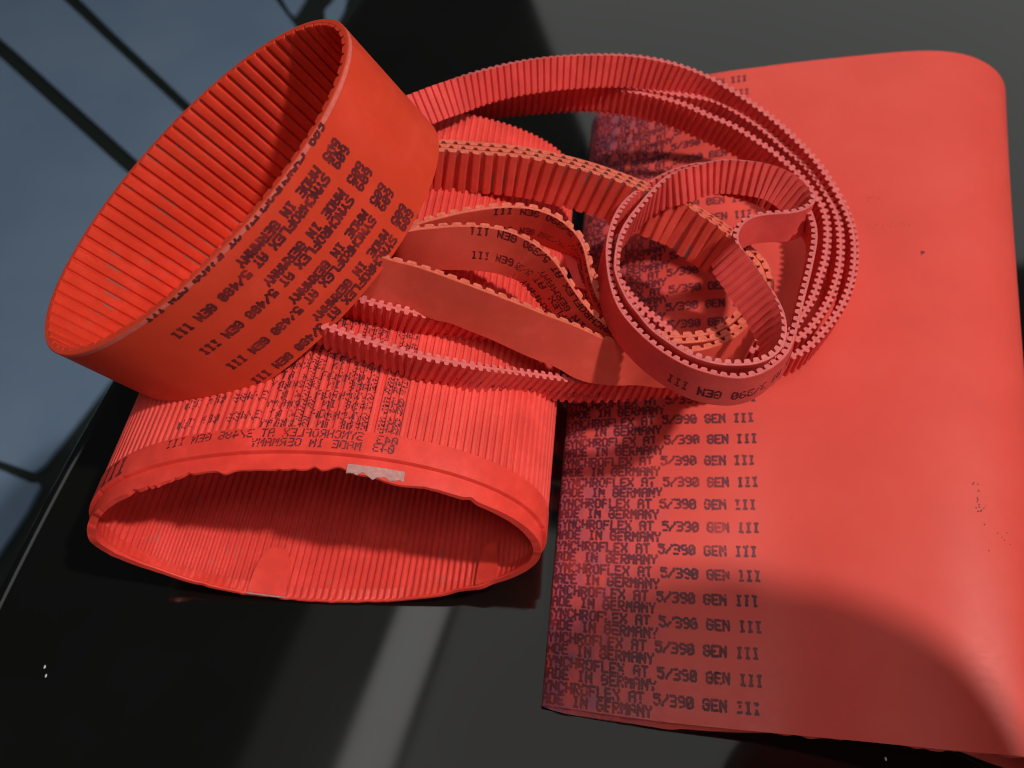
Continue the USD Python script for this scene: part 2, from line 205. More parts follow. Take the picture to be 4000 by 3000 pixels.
# ------------------------------------------------------------------ belts as ribbons
D = json.loads('{"D1":{"T":[[-57.7,318.2,124.0],[-48.2,326.0,122.3],[-35.1,335.6,120.5],[-18.0,345.4,118.8],[0.8,354.7,117.0],[20.2,361.9,114.8],[42.5,367.4,111.9],[65.1,370.2,109.0],[85.1,368.3,106.1],[103.2,365.4,101.0],[118.6,359.7,95.8],[133.7,351.3,90.6],[145.8,341.7,86.5],[155.0,331.8,83.4],[163.7,319.6,80.4],[169.8,307.6,77.3],[174.5,295.8,74.3],[176.1,281.0,73.2],[175.2,269.5,72.3],[172.3,256.8,71.5],[166.9,243.0,70.6],[159.6,231.1,69.7],[149.8,219.4,68.9],[138.2,209.4,68.0],[119.0,204.0,67.0],[96.0,200.0,66.0],[66.0,195.0,67.0],[37.6,191.1,72.0],[26.7,189.1,77.4],[16.2,187.5,82.8],[5.9,185.5,88.8],[-4.0,182.9,95.7],[-13.5,180.2,102.6],[-22.8,179.6,106.8],[-32.0,179.6,110.2],[-41.1,180.0,113.2],[-49.8,182.3,114.2],[-58.6,185.0,115.1],[-66.1,187.0,116.1],[-73.1,189.7,117.0],[-81.4,192.9,118.0],[-92.0,215.0,120.0],[-90.0,262.0,123.0],[-78.0,300.0,124.0]],"W":[[0.458,-0.569,-0.683],[0.459,-0.57,-0.681],[0.373,-0.602,-0.706],[0.232,-0.226,-0.946],[0.15,-0.356,-0.922],[0.099,-0.427,-0.899],[0.081,-0.338,-0.938],[0.082,-0.273,-0.958],[0.072,-0.173,-0.982],[0.074,-0.156,-0.985],[0.0,0.0,-1.0],[0.0,0.0,-1.0],[0.0,0.0,-1.0],[0.0,0.0,-1.0],[0.0,0.0,-1.0],[0.0,0.0,-1.0],[0.0,0.0,-1.0],[0.0,0.0,-1.0],[0.0,0.0,-1.0],[0.0,0.0,-1.0],[0.0,0.0,-1.0],[0.0,0.0,-1.0],[0.0,0.0,-1.0],[0.0,0.0,-1.0],[0.0,0.0,-1.0],[0.0,0.0,-1.0],[0.0,0.0,-1.0],[0.0,0.0,-1.0],[0.0,0.0,-1.0],[0.0,0.0,-1.0],[0.0,0.0,-1.0],[0.0,0.0,-1.0],[0.0,0.0,-1.0],[0.0,0.0,-1.0],[0.0,0.0,-1.0],[0.0,0.0,-1.0],[0.0,0.0,-1.0],[0.0,0.0,-1.0],[0.0,0.0,-1.0],[0.0,0.0,-1.0],[0.0,0.0,-1.0],[0.0,0.0,-1.0],[0.0,0.0,-1.0],[0.0,0.0,-1.0]],"w":17},"D2":{"T":[[-61.8,336.6,102.0],[-38.4,347.8,99.9],[-12.8,356.5,97.8],[18.5,363.7,95.8],[50.4,367.3,93.7],[69.6,366.4,91.6],[99.9,361.4,89.7],[111.0,360.7,87.7],[120.8,356.1,85.8],[129.5,350.3,83.8],[136.7,345.2,81.9],[143.6,338.6,79.9],[149.7,332.7,78.0],[155.6,326.9,76.8],[160.5,320.2,75.5],[164.4,312.9,74.2],[167.9,303.9,73.0],[170.5,294.9,71.9],[170.7,285.0,71.3],[169.3,273.4,70.8],[167.1,263.1,70.2],[164.2,253.8,69.7],[157.6,239.9,69.1],[149.2,227.8,68.6],[138.4,217.3,68.0],[115.0,212.0,66.0],[90.0,206.0,65.0],[55.0,203.0,70.0],[23.7,207.4,80.0],[9.6,207.2,86.7],[-4.1,206.0,93.3],[-17.4,204.7,99.6],[-30.3,203.9,104.7],[-42.9,203.5,109.9],[-55.5,205.0,112.8],[-66.5,207.9,114.2],[-75.0,210.5,115.6],[-84.1,213.4,117.0],[-96.0,222.0,116.0],[-92.0,258.0,112.0],[-78.0,288.0,107.0]],"W":[[0.0,0.0,-1.0],[0.0,0.0,-1.0],[0.0,0.0,-1.0],[0.0,0.0,-1.0],[0.0,0.0,-1.0],[0.0,0.0,-1.0],[0.0,0.0,-1.0],[0.0,0.0,-1.0],[0.0,0.0,-1.0],[0.0,0.0,-1.0],[0.0,0.0,-1.0],[0.0,0.0,-1.0],[0.0,0.0,-1.0],[0.0,0.0,-1.0],[0.0,0.0,-1.0],[0.0,0.0,-1.0],[0.0,0.0,-1.0],[0.0,0.0,-1.0],[0.0,0.0,-1.0],[0.0,0.0,-1.0],[0.0,0.0,-1.0],[0.0,0.0,-1.0],[0.0,0.0,-1.0],[0.0,0.0,-1.0],[0.0,0.0,-1.0],[0.0,0.0,-1.0],[0.0,0.0,-1.0],[0.0,0.0,-1.0],[0.0,0.0,-1.0],[0.0,0.0,-1.0],[0.0,0.0,-1.0],[0.0,0.0,-1.0],[0.0,0.0,-1.0],[0.0,0.0,-1.0],[0.0,0.0,-1.0],[0.0,0.0,-1.0],[0.0,0.0,-1.0],[0.0,0.0,-1.0],[0.0,0.0,-1.0],[0.0,0.0,-1.0],[0.0,0.0,-1.0]],"w":17},"D3":{"T":[[-62.1,337.2,100.0],[-38.5,348.3,97.7],[-12.9,357.3,95.5],[18.6,364.5,93.2],[50.6,367.6,90.9],[97.6,354.0,88.9],[107.3,349.2,87.1],[117.8,345.2,85.3],[125.8,340.9,83.4],[133.8,335.8,81.2],[140.9,331.0,79.1],[147.2,325.5,77.0],[153.0,319.2,75.6],[157.7,311.8,74.3],[162.2,303.4,72.9],[164.7,295.2,71.5],[164.8,285.7,70.6],[162.7,274.1,70.0],[159.8,263.8,69.4],[155.8,254.5,68.8],[149.4,240.5,68.2],[141.9,229.8,67.6],[131.0,218.0,67.0],[112.0,219.0,66.0],[98.0,212.0,66.0],[85.2,213.1,72.0],[78.0,216.8,72.0],[74.8,220.5,72.0],[71.2,224.9,72.0],[66.7,229.2,72.0],[62.9,233.6,72.0],[59.6,238.1,72.0],[56.8,242.6,72.0],[55.3,247.1,72.0],[38.0,252.0,74.0],[34.9,245.7,98.1],[31.8,250.3,101.2],[27.0,253.7,104.3],[21.3,255.9,107.4],[14.3,257.3,109.5],[7.4,257.9,110.6],[-1.9,256.9,111.7],[-11.0,254.8,112.7],[-20.1,251.7,113.8],[-28.9,247.8,114.9],[-37.6,243.6,115.9],[-42.7,240.7,117.0],[-72.0,252.0,113.0],[-86.0,264.0,107.0],[-76.0,282.0,104.0]],"W":[[0.0,0.0,-1.0],[0.0,0.0,-1.0],[0.0,0.0,-1.0],[0.0,0.0,-1.0],[0.0,0.0,-1.0],[0.0,0.0,-1.0],[0.0,0.0,-1.0],[0.0,0.0,-1.0],[0.0,0.0,-1.0],[0.0,0.0,-1.0],[0.0,0.0,-1.0],[0.0,0.0,-1.0],[0.0,0.0,-1.0],[0.0,0.0,-1.0],[0.0,0.0,-1.0],[0.0,0.0,-1.0],[0.0,0.0,-1.0],[0.0,0.0,-1.0],[0.0,0.0,-1.0],[0.0,0.0,-1.0],[0.0,0.0,-1.0],[0.0,0.0,-1.0],[0.0,0.0,-1.0],[0.0,0.0,-1.0],[0.0,0.0,-1.0],[0.0,0.0,-1.0],[0.0,0.0,-1.0],[0.0,0.0,-1.0],[0.0,0.0,-1.0],[0.0,0.0,-1.0],[0.0,0.0,-1.0],[0.0,0.0,-1.0],[0.0,0.0,-1.0],[0.0,0.0,-1.0],[0.0,0.0,-1.0],[0.0,0.0,-1.0],[0.0,0.0,-1.0],[0.0,0.0,-1.0],[0.0,0.0,-1.0],[0.0,0.0,-1.0],[0.0,0.0,-1.0],[0.0,0.0,-1.0],[0.0,0.0,-1.0],[0.0,0.0,-1.0],[0.0,0.0,-1.0],[0.0,0.0,-1.0],[0.0,0.0,-1.0],[0.0,0.0,-1.0],[0.0,0.0,-1.0],[0.0,0.0,-1.0]],"w":17},"E1":{"T":[[-58.7,216.9,133.0],[-48.9,213.4,131.9],[-41.2,212.0,130.7],[-31.8,209.0,129.6],[-22.4,205.6,128.5],[-13.2,203.8,125.1],[-3.9,203.1,120.2],[5.7,202.0,115.4],[15.4,200.6,110.7],[25.3,199.2,106.5],[35.2,196.9,102.2],[42.2,196.6,98.0],[59.1,197.7,92.0],[68.0,195.4,91.3],[75.6,195.2,90.7],[84.1,196.2,90.0],[92.9,199.4,89.3],[102.1,204.8,88.7],[107.7,210.3,88.0],[124.5,233.8,87.0],[124.5,237.4,87.2],[124.2,243.4,87.4],[122.8,249.1,87.6],[120.5,253.2,87.8],[116.6,257.6,88.0],[112.8,263.1,88.4],[108.2,268.9,88.8],[101.4,275.1,89.2],[95.0,280.5,89.6],[88.6,285.4,90.0],[65.8,290.8,98.0],[55.2,292.8,101.5],[43.5,294.8,105.0],[32.0,295.9,108.5],[17.7,297.0,112.0],[6.5,298.0,114.0],[-10.3,298.3,116.0],[-26.9,298.1,118.0],[-37.8,296.8,120.0],[-58.0,294.0,124.0],[-78.0,284.0,128.0],[-88.0,258.0,131.0],[-82.0,232.0,133.0]],"W":[[-0.567,-0.236,-0.79],[-0.57,-0.182,-0.801],[-0.545,-0.181,-0.819],[-0.531,-0.152,-0.834],[-0.486,-0.157,-0.86],[-0.415,-0.194,-0.889],[-0.373,-0.207,-0.904],[-0.33,-0.255,-0.909],[-0.287,-0.328,-0.9],[-0.217,-0.384,-0.897],[-0.143,-0.384,-0.912],[-0.105,-0.385,-0.917],[0.093,-0.414,-0.905],[0.125,-0.3,-0.946],[0.153,-0.198,-0.968],[0.201,-0.095,-0.975],[0.292,-0.073,-0.954],[0.316,-0.028,-0.948],[0.332,0.019,-0.943],[0.0,0.0,-1.0],[0.0,0.0,-1.0],[0.0,0.0,-1.0],[0.0,0.0,-1.0],[0.0,0.0,-1.0],[0.029,-0.496,-0.868],[-0.01,-0.541,-0.841],[-0.028,-0.543,-0.839],[-0.028,-0.545,-0.838],[-0.026,-0.547,-0.837],[-0.023,-0.521,-0.853],[-0.048,-0.232,-0.971],[-0.039,-0.213,-0.976],[-0.007,-0.193,-0.981],[0.023,-0.175,-0.984],[0.047,-0.158,-0.986],[0.058,-0.148,-0.987],[-0.001,-0.116,-0.993],[-0.026,-0.107,-0.994],[-0.034,-0.098,-0.995],[0.0,0.0,-1.0],[0.0,0.0,-1.0],[0.0,0.0,-1.0],[0.0,0.0,-1.0]],"w":23.5},"E2":{"T":[[-46.0,228.4,132.0],[-41.4,230.7,131.1],[-35.8,232.2,130.2],[-27.1,234.0,129.4],[-18.2,235.0,128.5],[-9.2,234.9,127.6],[-2.5,233.7,126.8],[3.3,231.6,125.9],[8.7,228.6,125.0],[13.3,227.5,121.5],[17.4,225.7,117.9],[20.7,223.4,114.4],[23.6,220.4,110.8],[27.3,216.1,107.4],[31.0,212.2,104.2],[34.4,209.9,101.1],[39.1,206.4,98.0],[63.6,200.8,91.0],[71.1,199.8,90.4],[80.4,200.3,89.8],[89.1,201.9,89.2],[98.0,205.3,88.6],[107.2,212.6,88.0],[121.3,233.7,87.0],[121.3,237.3,87.2],[121.0,242.9,87.4],[119.8,248.0,87.6],[117.9,251.3,87.8],[114.2,255.7,89.0],[110.4,261.2,89.6],[106.1,266.9,90.2],[99.5,272.9,90.7],[93.3,278.3,91.1],[88.1,282.6,91.7],[65.4,287.7,98.8],[54.9,289.7,102.2],[43.3,291.6,105.6],[31.8,292.7,109.1],[17.6,293.8,112.5],[6.4,294.8,114.5],[-10.3,295.1,116.4],[-26.7,294.9,118.3],[-37.4,293.6,120.3],[-58.0,289.0,123.0],[-73.0,279.0,126.0],[-78.0,262.0,129.0],[-70.0,246.0,131.0]],"W":[[-0.232,0.01,-0.973],[-0.306,-0.148,-0.941],[-0.172,-0.229,-0.958],[-0.191,-0.277,-0.942],[-0.234,-0.275,-0.933],[-0.218,-0.259,-0.941],[-0.185,-0.248,-0.951],[-0.233,-0.203,-0.951],[-0.282,-0.134,-0.95],[-0.314,-0.104,-0.944],[-0.348,-0.075,-0.934],[-0.343,-0.063,-0.937],[-0.318,-0.072,-0.945],[-0.31,-0.061,-0.949],[-0.302,-0.049,-0.952],[-0.276,-0.057,-0.959],[-0.267,-0.07,-0.961],[0.0,0.0,-1.0],[0.0,0.0,-1.0],[0.0,0.0,-1.0],[0.0,0.0,-1.0],[0.0,0.0,-1.0],[0.0,0.0,-1.0],[0.0,0.0,-1.0],[0.0,0.0,-1.0],[0.0,0.0,-1.0],[0.0,0.0,-1.0],[0.0,0.0,-1.0],[0.029,-0.496,-0.868],[-0.01,-0.541,-0.841],[-0.028,-0.543,-0.839],[-0.028,-0.545,-0.838],[-0.026,-0.547,-0.837],[-0.023,-0.521,-0.853],[-0.048,-0.232,-0.971],[-0.039,-0.213,-0.976],[-0.007,-0.193,-0.981],[0.023,-0.175,-0.984],[0.047,-0.158,-0.986],[0.058,-0.148,-0.987],[-0.001,-0.116,-0.993],[-0.026,-0.107,-0.994],[-0.034,-0.098,-0.995],[0.0,0.0,-1.0],[0.0,0.0,-1.0],[0.0,0.0,-1.0],[0.0,0.0,-1.0]],"w":23.5},"E3":{"T":[[-45.7,232.7,130.0],[-40.6,235.6,128.9],[-31.9,239.8,127.9],[-23.1,243.7,126.8],[-14.0,246.8,125.7],[-4.9,248.9,124.7],[4.4,249.9,123.6],[11.3,249.3,122.5],[18.3,247.9,120.4],[24.0,245.7,117.3],[28.8,242.3,114.2],[31.9,237.7,111.1],[33.2,233.1,108.0],[34.6,228.5,104.0],[36.4,224.5,100.0],[38.7,220.4,96.0],[61.9,204.8,91.0],[69.3,202.9,90.5],[76.5,203.1,90.0],[85.1,204.1,89.5],[93.9,207.1,89.0],[101.0,212.0,88.5],[105.6,216.7,88.0],[118.1,233.7,87.0],[118.0,237.2,87.2],[117.8,242.4,87.4],[116.7,246.8,87.6],[115.2,249.4,87.8],[111.8,253.7,90.1],[108.0,259.4,90.8],[104.1,264.8,91.6],[97.7,270.7,92.2],[91.6,276.0,92.7],[87.6,279.9,93.4],[65.0,284.5,99.5],[54.5,286.5,102.9],[43.1,288.4,106.3],[31.7,289.5,109.6],[17.4,290.6,113.0],[6.3,291.6,115.0],[-10.2,291.8,116.8],[-26.5,291.7,118.7],[-36.9,290.4,120.6],[-56.0,284.0,122.0],[-66.0,276.0,124.0],[-68.0,268.0,126.0]],"W":[[0.0,0.0,-1.0],[0.0,0.0,-1.0],[0.0,0.0,-1.0],[0.0,0.0,-1.0],[0.0,0.0,-1.0],[0.0,0.0,-1.0],[0.0,0.0,-1.0],[0.0,0.0,-1.0],[0.0,0.0,-1.0],[0.0,0.0,-1.0],[0.0,0.0,-1.0],[0.0,0.0,-1.0],[0.0,0.0,-1.0],[0.0,0.0,-1.0],[0.0,0.0,-1.0],[0.0,0.0,-1.0],[0.0,0.0,-1.0],[0.0,0.0,-1.0],[0.0,0.0,-1.0],[0.0,0.0,-1.0],[0.0,0.0,-1.0],[0.0,0.0,-1.0],[0.0,0.0,-1.0],[0.0,0.0,-1.0],[0.0,0.0,-1.0],[0.0,0.0,-1.0],[0.0,0.0,-1.0],[0.0,0.0,-1.0],[0.029,-0.496,-0.868],[-0.01,-0.541,-0.841],[-0.028,-0.543,-0.839],[-0.028,-0.545,-0.838],[-0.026,-0.547,-0.837],[-0.023,-0.521,-0.853],[-0.048,-0.232,-0.971],[-0.039,-0.213,-0.976],[-0.007,-0.193,-0.981],[0.023,-0.175,-0.984],[0.047,-0.158,-0.986],[0.058,-0.148,-0.987],[-0.001,-0.116,-0.993],[-0.026,-0.107,-0.994],[-0.034,-0.098,-0.995],[0.0,0.0,-1.0],[0.0,0.0,-1.0],[0.0,0.0,-1.0]],"w":23.5},"G1":{"T":[[143.1,268.7,110.3],[140.4,263.4,110.8],[133.2,259.0,111.2],[124.3,257.5,111.4],[115.6,256.5,111.5],[110.1,254.4,111.7],[105.6,250.1,112.2],[102.9,244.7,112.7],[102.0,238.8,113.4],[103.1,234.2,113.9],[105.8,227.0,114.7],[108.5,219.5,115.5],[111.1,211.8,116.4],[113.5,202.1,117.5],[114.1,194.9,118.4],[113.3,187.8,119.3],[111.5,181.9,120.1],[108.4,176.8,120.7],[101.6,171.5,121.4],[94.9,169.3,121.7],[89.3,168.9,121.8],[83.9,169.2,121.7],[78.5,170.4,121.6],[73.3,172.7,121.3],[68.2,176.1,120.8],[63.2,180.9,120.2],[58.1,186.3,119.5],[54.8,191.3,118.9],[52.0,197.0,118.2],[49.5,201.6,117.6],[47.6,206.9,117.0],[46.1,212.2,116.3],[45.2,216.6,115.8],[44.5,221.9,115.2],[45.2,230.5,114.3],[46.9,239.4,113.3],[50.0,248.5,112.3],[54.3,256.7,111.5],[59.6,265.0,110.6],[76.1,285.4,108.7],[85.7,290.1,108.2],[95.2,294.1,107.8],[104.5,295.9,107.7],[115.7,294.8,107.8],[126.4,291.8,108.1],[136.2,284.4,108.8],[141.8,275.2,109.6]],"W":[[-0.282,-0.485,-0.828],[-0.191,-0.356,-0.915],[-0.037,-0.219,-0.975],[0.079,-0.221,-0.972],[0.218,-0.222,-0.95],[0.223,-0.143,-0.964],[0.224,0.098,-0.97],[-0.224,-0.382,-0.897],[-0.467,-0.624,-0.626],[-0.534,-0.588,-0.607],[-0.569,-0.567,-0.596],[-0.593,-0.55,-0.588],[-0.594,-0.437,-0.675],[-0.591,-0.148,-0.793],[-0.414,-0.017,-0.91],[-0.329,0.054,-0.943],[-0.254,0.087,-0.963],[-0.216,0.098,-0.972],[-0.036,0.179,-0.983],[0.131,0.163,-0.978],[0.18,0.133,-0.975],[0.166,0.143,-0.976],[0.127,0.135,-0.983],[0.043,0.143,-0.989],[0.005,0.174,-0.985],[-0.014,0.156,-0.988],[-0.031,0.164,-0.986],[-0.041,0.198,-0.979],[-0.064,0.205,-0.977],[-0.085,0.237,-0.968],[-0.118,0.268,-0.956],[-0.125,0.301,-0.945],[-0.155,0.33,-0.931],[-0.01,-0.017,-1.0],[-0.036,-0.01,-0.999],[-0.051,-0.003,-0.999],[-0.092,-0.065,-0.994],[-0.139,-0.065,-0.988],[-0.138,-0.134,-0.981],[-0.301,-0.673,-0.676],[-0.271,-0.671,-0.69],[-0.233,-0.544,-0.806],[-0.175,-0.473,-0.863],[-0.247,-0.467,-0.849],[-0.314,-0.631,-0.709],[-0.361,-0.61,-0.705],[-0.366,-0.612,-0.701]],"w":16.5},"G2":{"T":[[49.0,262.9,108.1],[44.7,251.1,109.3],[42.1,237.4,110.8],[41.8,224.2,112.2],[42.8,211.5,113.7],[45.7,200.3,115.0],[50.9,190.5,116.2],[57.3,181.9,117.3],[63.8,175.4,118.2],[71.7,169.9,118.9],[80.4,166.3,119.4],[89.3,164.5,119.6],[97.3,165.9,119.4],[104.5,169.9,118.9],[111.5,176.3,118.0],[117.0,185.7,116.8],[120.9,195.4,115.6],[125.6,207.4,114.2],[130.3,218.9,112.8],[135.6,232.9,111.3],[139.3,244.2,110.1],[140.7,252.3,109.2],[140.7,261.7,108.2],[139.3,283.3,98.9],[130.2,295.0,97.8],[118.0,301.7,97.2],[105.0,305.0,96.9],[90.5,303.7,97.0],[77.3,297.7,97.5],[63.9,287.2,98.5]],"W":[[-0.085,0.068,-0.994],[-0.064,0.059,-0.996],[-0.088,0.105,-0.991],[-0.156,0.141,-0.978],[-0.144,0.072,-0.987],[-0.118,-0.052,-0.992],[-0.114,-0.12,-0.986],[-0.1,-0.185,-0.978],[-0.043,-0.247,-0.968],[0.012,-0.31,-0.951],[0.106,-0.378,-0.92],[0.151,-0.242,-0.958],[0.189,-0.121,-0.974],[0.201,-0.012,-0.98],[0.211,0.123,-0.97],[0.22,0.136,-0.966],[0.218,0.2,-0.955],[0.199,0.169,-0.965],[0.181,0.186,-0.966],[0.171,0.205,-0.964],[0.173,0.218,-0.961],[0.171,0.227,-0.959],[0.189,0.235,-0.953],[0.0,-0.496,-0.868],[0.0,-0.496,-0.868],[0.0,-0.496,-0.868],[0.0,-0.496,-0.868],[0.0,-0.496,-0.868],[0.0,-0.496,-0.868],[0.0,-0.496,-0.868]],"w":16.5},"C":{"near":[[11.3,60.2,5.0],[21.9,58.4,7.5],[34.3,56.3,9.5],[51.1,53.7,11.5],[73.1,50.8,13.5],[94.9,48.4,15.5],[115.8,46.0,19.0],[139.5,42.6,28.0],[161.7,39.2,37.0],[184.1,36.3,43.0],[203.4,34.5,44.0],[213.0,33.0,42.0],[221.0,32.0,36.0],[225.0,32.0,27.0],[222.0,32.0,14.0]],"nb":[[212.0,35.0,4.0],[180.30575720578662,47.284536675975055,1.5],[122.91329863154785,48.5660945111268,1.5],[76.89343108200299,49.95948441368345,1.5],[23.919142619209182,56.67784759507758,1.5],[11.681113666383698,59.777000752327304,2.8000000000000114]],"far":[[52.1,423.3,9.0],[54.7,427.1,15.0],[57.8,426.9,20.0],[82.8,426.5,34.0],[106.3,428.6,43.0],[130.3,428.9,50.0],[153.5,431.3,52.0],[179.8,435.1,53.0],[227.8,440.3,55.0],[262.1,444.0,55.0],[288.5,446.2,51.0],[305.0,444.6,46.0],[315.2,440.7,41.0],[321.4,436.5,35.0],[324.4,431.8,28.0]],"fb":[[321.4,429.8,14.0],[310.4,434.8,4.0],[260.0,410.0,1.5],[180.0,420.0,1.5],[80.0,424.0,1.5],[54.0,425.0,4.0]]}}')
class Ribbon:
    """A closed belt. Its path is the upper edge line of its smooth back (or of its core), W points across it to the lower edge."""
    def __init__(s, d, ccw, ds=1.1, sm=2.2):
        T = np.array(d['T']); W = np.array(d['W']); s.w = d['w']
        T2 = np.vstack([T, T[:1]]); W2 = np.vstack([W, W[:1]])
        u = np.concatenate([[0], np.cumsum(np.linalg.norm(np.diff(T2, axis=0), axis=1) ** 0.75)])
        fine = np.linspace(0, u[-1], 3000, endpoint=False)
        P = CubicSpline(u, T2, bc_type='periodic')(fine)
        Wf = np.stack([np.interp(fine, u, W2[:, k]) for k in range(3)], 1)
        def resample(P, Wf, step):
            L = np.concatenate([[0], np.cumsum(np.linalg.norm(np.diff(np.vstack([P, P[:1]]), axis=0), axis=1))])
            n = int(round(L[-1] / step)); x = np.linspace(0, L[-1], n, endpoint=False)
            f = lambda A: np.stack([np.interp(x, L, np.append(A[:, k], A[0, k])) for k in range(3)], 1)
            return f(P), f(Wf), L[-1], n
        P, Wf, s.L, s.n = resample(P, Wf, ds)
        P = gaussian_filter1d(P, sm / ds, axis=0, mode='wrap'); Wf = gaussian_filter1d(Wf, 7 / ds, axis=0, mode='wrap')
        P, Wf, s.L, s.n = resample(P, Wf, ds)
        t = np.roll(P, -1, 0) - np.roll(P, 1, 0); t /= np.linalg.norm(t, axis=1)[:, None]
        Wf -= t * (Wf * t).sum(1)[:, None]; Wf /= np.linalg.norm(Wf, axis=1)[:, None]
        nn = np.cross(-Wf, t) * (1 if ccw else -1)
        s.P, s.W, s.N, s.t, s.ds = P, Wf, nn, t, s.L / s.n
    def at(s, x):
        f = (np.asarray(x, float) / s.ds) % s.n; i = f.astype(int) % s.n; j = (i + 1) % s.n; k = (f - np.floor(f))[..., None]
        mix = lambda A: A[i] * (1 - k) + A[j] * k
        return mix(s.P), mix(s.W), mix(s.N), mix(s.t)
    def body(s, a, b, ch=0.22):
        """The band between the offsets a and b along the normal, its long edges a little rounded."""
        prof = [(a, ch), (a + ch, 0), (b - ch, 0), (b, ch), (b, s.w - ch), (b - ch, s.w), (a + ch, s.w), (a, s.w - ch)]
        V = np.stack([s.P + s.N * o + s.W * w for o, w in prof], 1).reshape(-1, 3); m = len(prof); F = []
        i = np.arange(s.n); j = (i + 1) % s.n
        for k in range(m):
            k2 = (k + 1) % m; F.append(np.stack([i * m + k, j * m + k, j * m + k2, i * m + k2], 1))
        F = np.vstack(F)
        return V, np.vstack([F[:, [0, 1, 2]], F[:, [0, 2, 3]]])
    def tooth(s, x, base, h, root, tip):
        """One moulded tooth at arc length x: a bar with a rounded-off trapezoid section; h < 0 puts it on the other side."""
        P, W, N, t = (a[0] for a in s.at(np.array([x]))); g = 0.15 * np.sign(h)
        sec = [(-root / 2, base - g), (-tip / 2 - (root - tip) * 0.14, base + h * 0.78), (-tip / 2 + tip * 0.1, base + h), (tip / 2 - tip * 0.1, base + h), (tip / 2 + (root - tip) * 0.14, base + h * 0.78), (root / 2, base - g)]
        e = 0.03
        V = np.array([P + t * a + N * o + W * w for w in (e, s.w - e) for a, o in sec]); m = len(sec)
        F = [(k, (k + 1) % m, m + (k + 1) % m) for k in range(m)] + [(k, m + (k + 1) % m, m + k) for k in range(m)]
        F += [(0, k + 1, k) for k in range(1, m - 1)] + [(m, m + k, m + k + 1) for k in range(1, m - 1)]
        return V, np.array(F)
    def cut(s, a, b, sets, pitch, lift=0.02):
        """The upper cut edge: the side of the band and of every tooth, a shade lighter where the knife went."""
        V = [np.stack([s.P + s.N * o - s.W * lift for o in (a + 0.2, b - 0.2)], 1).reshape(-1, 3)]; i = np.arange(s.n); j = (i + 1) % s.n
        F = [np.vstack([np.stack([2 * i, 2 * j, 2 * j + 1], 1), np.stack([2 * i, 2 * j + 1, 2 * i + 1], 1)])]; o_ = 2 * s.n
        n = int(round(s.L / pitch)); p = s.L / n
        for base, h, root, tip, ph in sets:
            for q in range(n):
                v, f = s.tooth((q + ph) * p, base, h, root * p, tip * p); V.append(v[:6] - (v[6:] - v[:6]) / s.w * (lift + 0.06)); F.append(o_ + np.array([(0, k + 1, k) for k in range(1, 5)])); o_ += 6
        return np.vstack(V), np.vstack(F)
    def nearest(s, p): return int(np.linalg.norm(s.P - np.array(p), axis=1).argmin()) * s.ds

CAM = np.array([0, 0, H])
def teeth_parts(parent, rib, pitch, sets, mat):
    n = int(round(rib.L / pitch)); p = rib.L / n
    T = []
    for base, h, root, tip, ph in sets:
        for i in range(n): T.append(rib.tooth((i + ph) * p, base, h, root * p, tip * p))
    order = sorted(range(len(T)), key=lambda i: np.linalg.norm(T[i][0].mean(0) - CAM)) if len(T) > 300 else range(len(T))
    for c, i in enumerate(order):
        if c < 300: obj('tooth', T[i], mat, parent)
    rest = [T[i] for i in list(order)[300:]]
    if rest: obj('tooth_row', join(rest), mat, parent, kind='stuff')

def ribbon_print(parent, rib, lines, s_end, pitch, height, r, v0s, mat, flip=True, drop=0.06):
    """Print on the smooth back, upside down as it lies in the photograph: the end of the line at s_end."""
    parts = []
    for text, v0, sh in lines:
        q = dots(text, pitch, height, drop); Lt = len(text) * pitch
        def surf(u, v, lift, v0=v0, sh=sh, Lt=Lt):
            P, W, N, t = rib.at(s_end + sh + Lt - u); return P + W * (v0 + v)[:, None] - N * lift
        parts.append(print_mesh(q, surf, r))
    obj('printed_lettering', join(parts), mat, parent, label='dark ink-jet lettering')

# ---- double-sided toothed belts, the big outer coil
for k, lab in (('D1', 'double-toothed narrow red belt, outermost of three nested loops, arching highest at the back'),
               ('D2', 'double-toothed narrow red belt, middle of three nested loops, meshed inside the outermost one'),
               ('D3', 'double-toothed narrow red belt, innermost of three nested loops, running under the small belt')):
    rib = Ribbon(D[k], False)
    t = thing('double_toothed_belt', lab, 'toothed belt', 'double-toothed belts nested in one big loop')
    obj('belt_core', rib.body(-0.75, 0.75), M['double'], t, smooth=35)
    teeth_parts(t, rib, 3.8, [(0.75, 1.4, 0.66, 0.42, 0.0), (-0.75, -1.4, 0.66, 0.42, 0.0)], M['double'])
    obj('cut_edge', rib.cut(-0.75, 0.75, [(0.75, 1.4, 0.66, 0.42, 0.0), (-0.75, -1.4, 0.66, 0.42, 0.0)], 3.8), M['cut_double'], t, label='lighter pink cut edge')
    if k == 'D1':
        s0 = rib.nearest((-7, 180, 100)); parts = []
        q = dots('SYNCHROFLEX AT 3/750 GEN III'.replace('7', '9'), 3.2, 3.6, 0.1)
        # the print shows only on tips and lands of the outer side
        n = int(round(rib.L / 3.8)); p = rib.L / n
        def surf(u, v, lift):
            s_ = s0 - 28 * 3.2 * 0.75 + u; P, W, N, tt = rib.at(s_); ph = ((s_ / p) + 0.5) % 1 - 0.5
            o = -0.75 - np.where(abs(ph) < 0.2, 1.4, np.where(abs(ph) > 0.31, 0, 0.6)) - lift
            return P + W * (12.5 - v)[:, None] + N * o[:, None]
        obj('printed_lettering', print_mesh(q, surf, 0.26), M['ink'], t, label='dark ink-jet lettering broken up by the teeth')

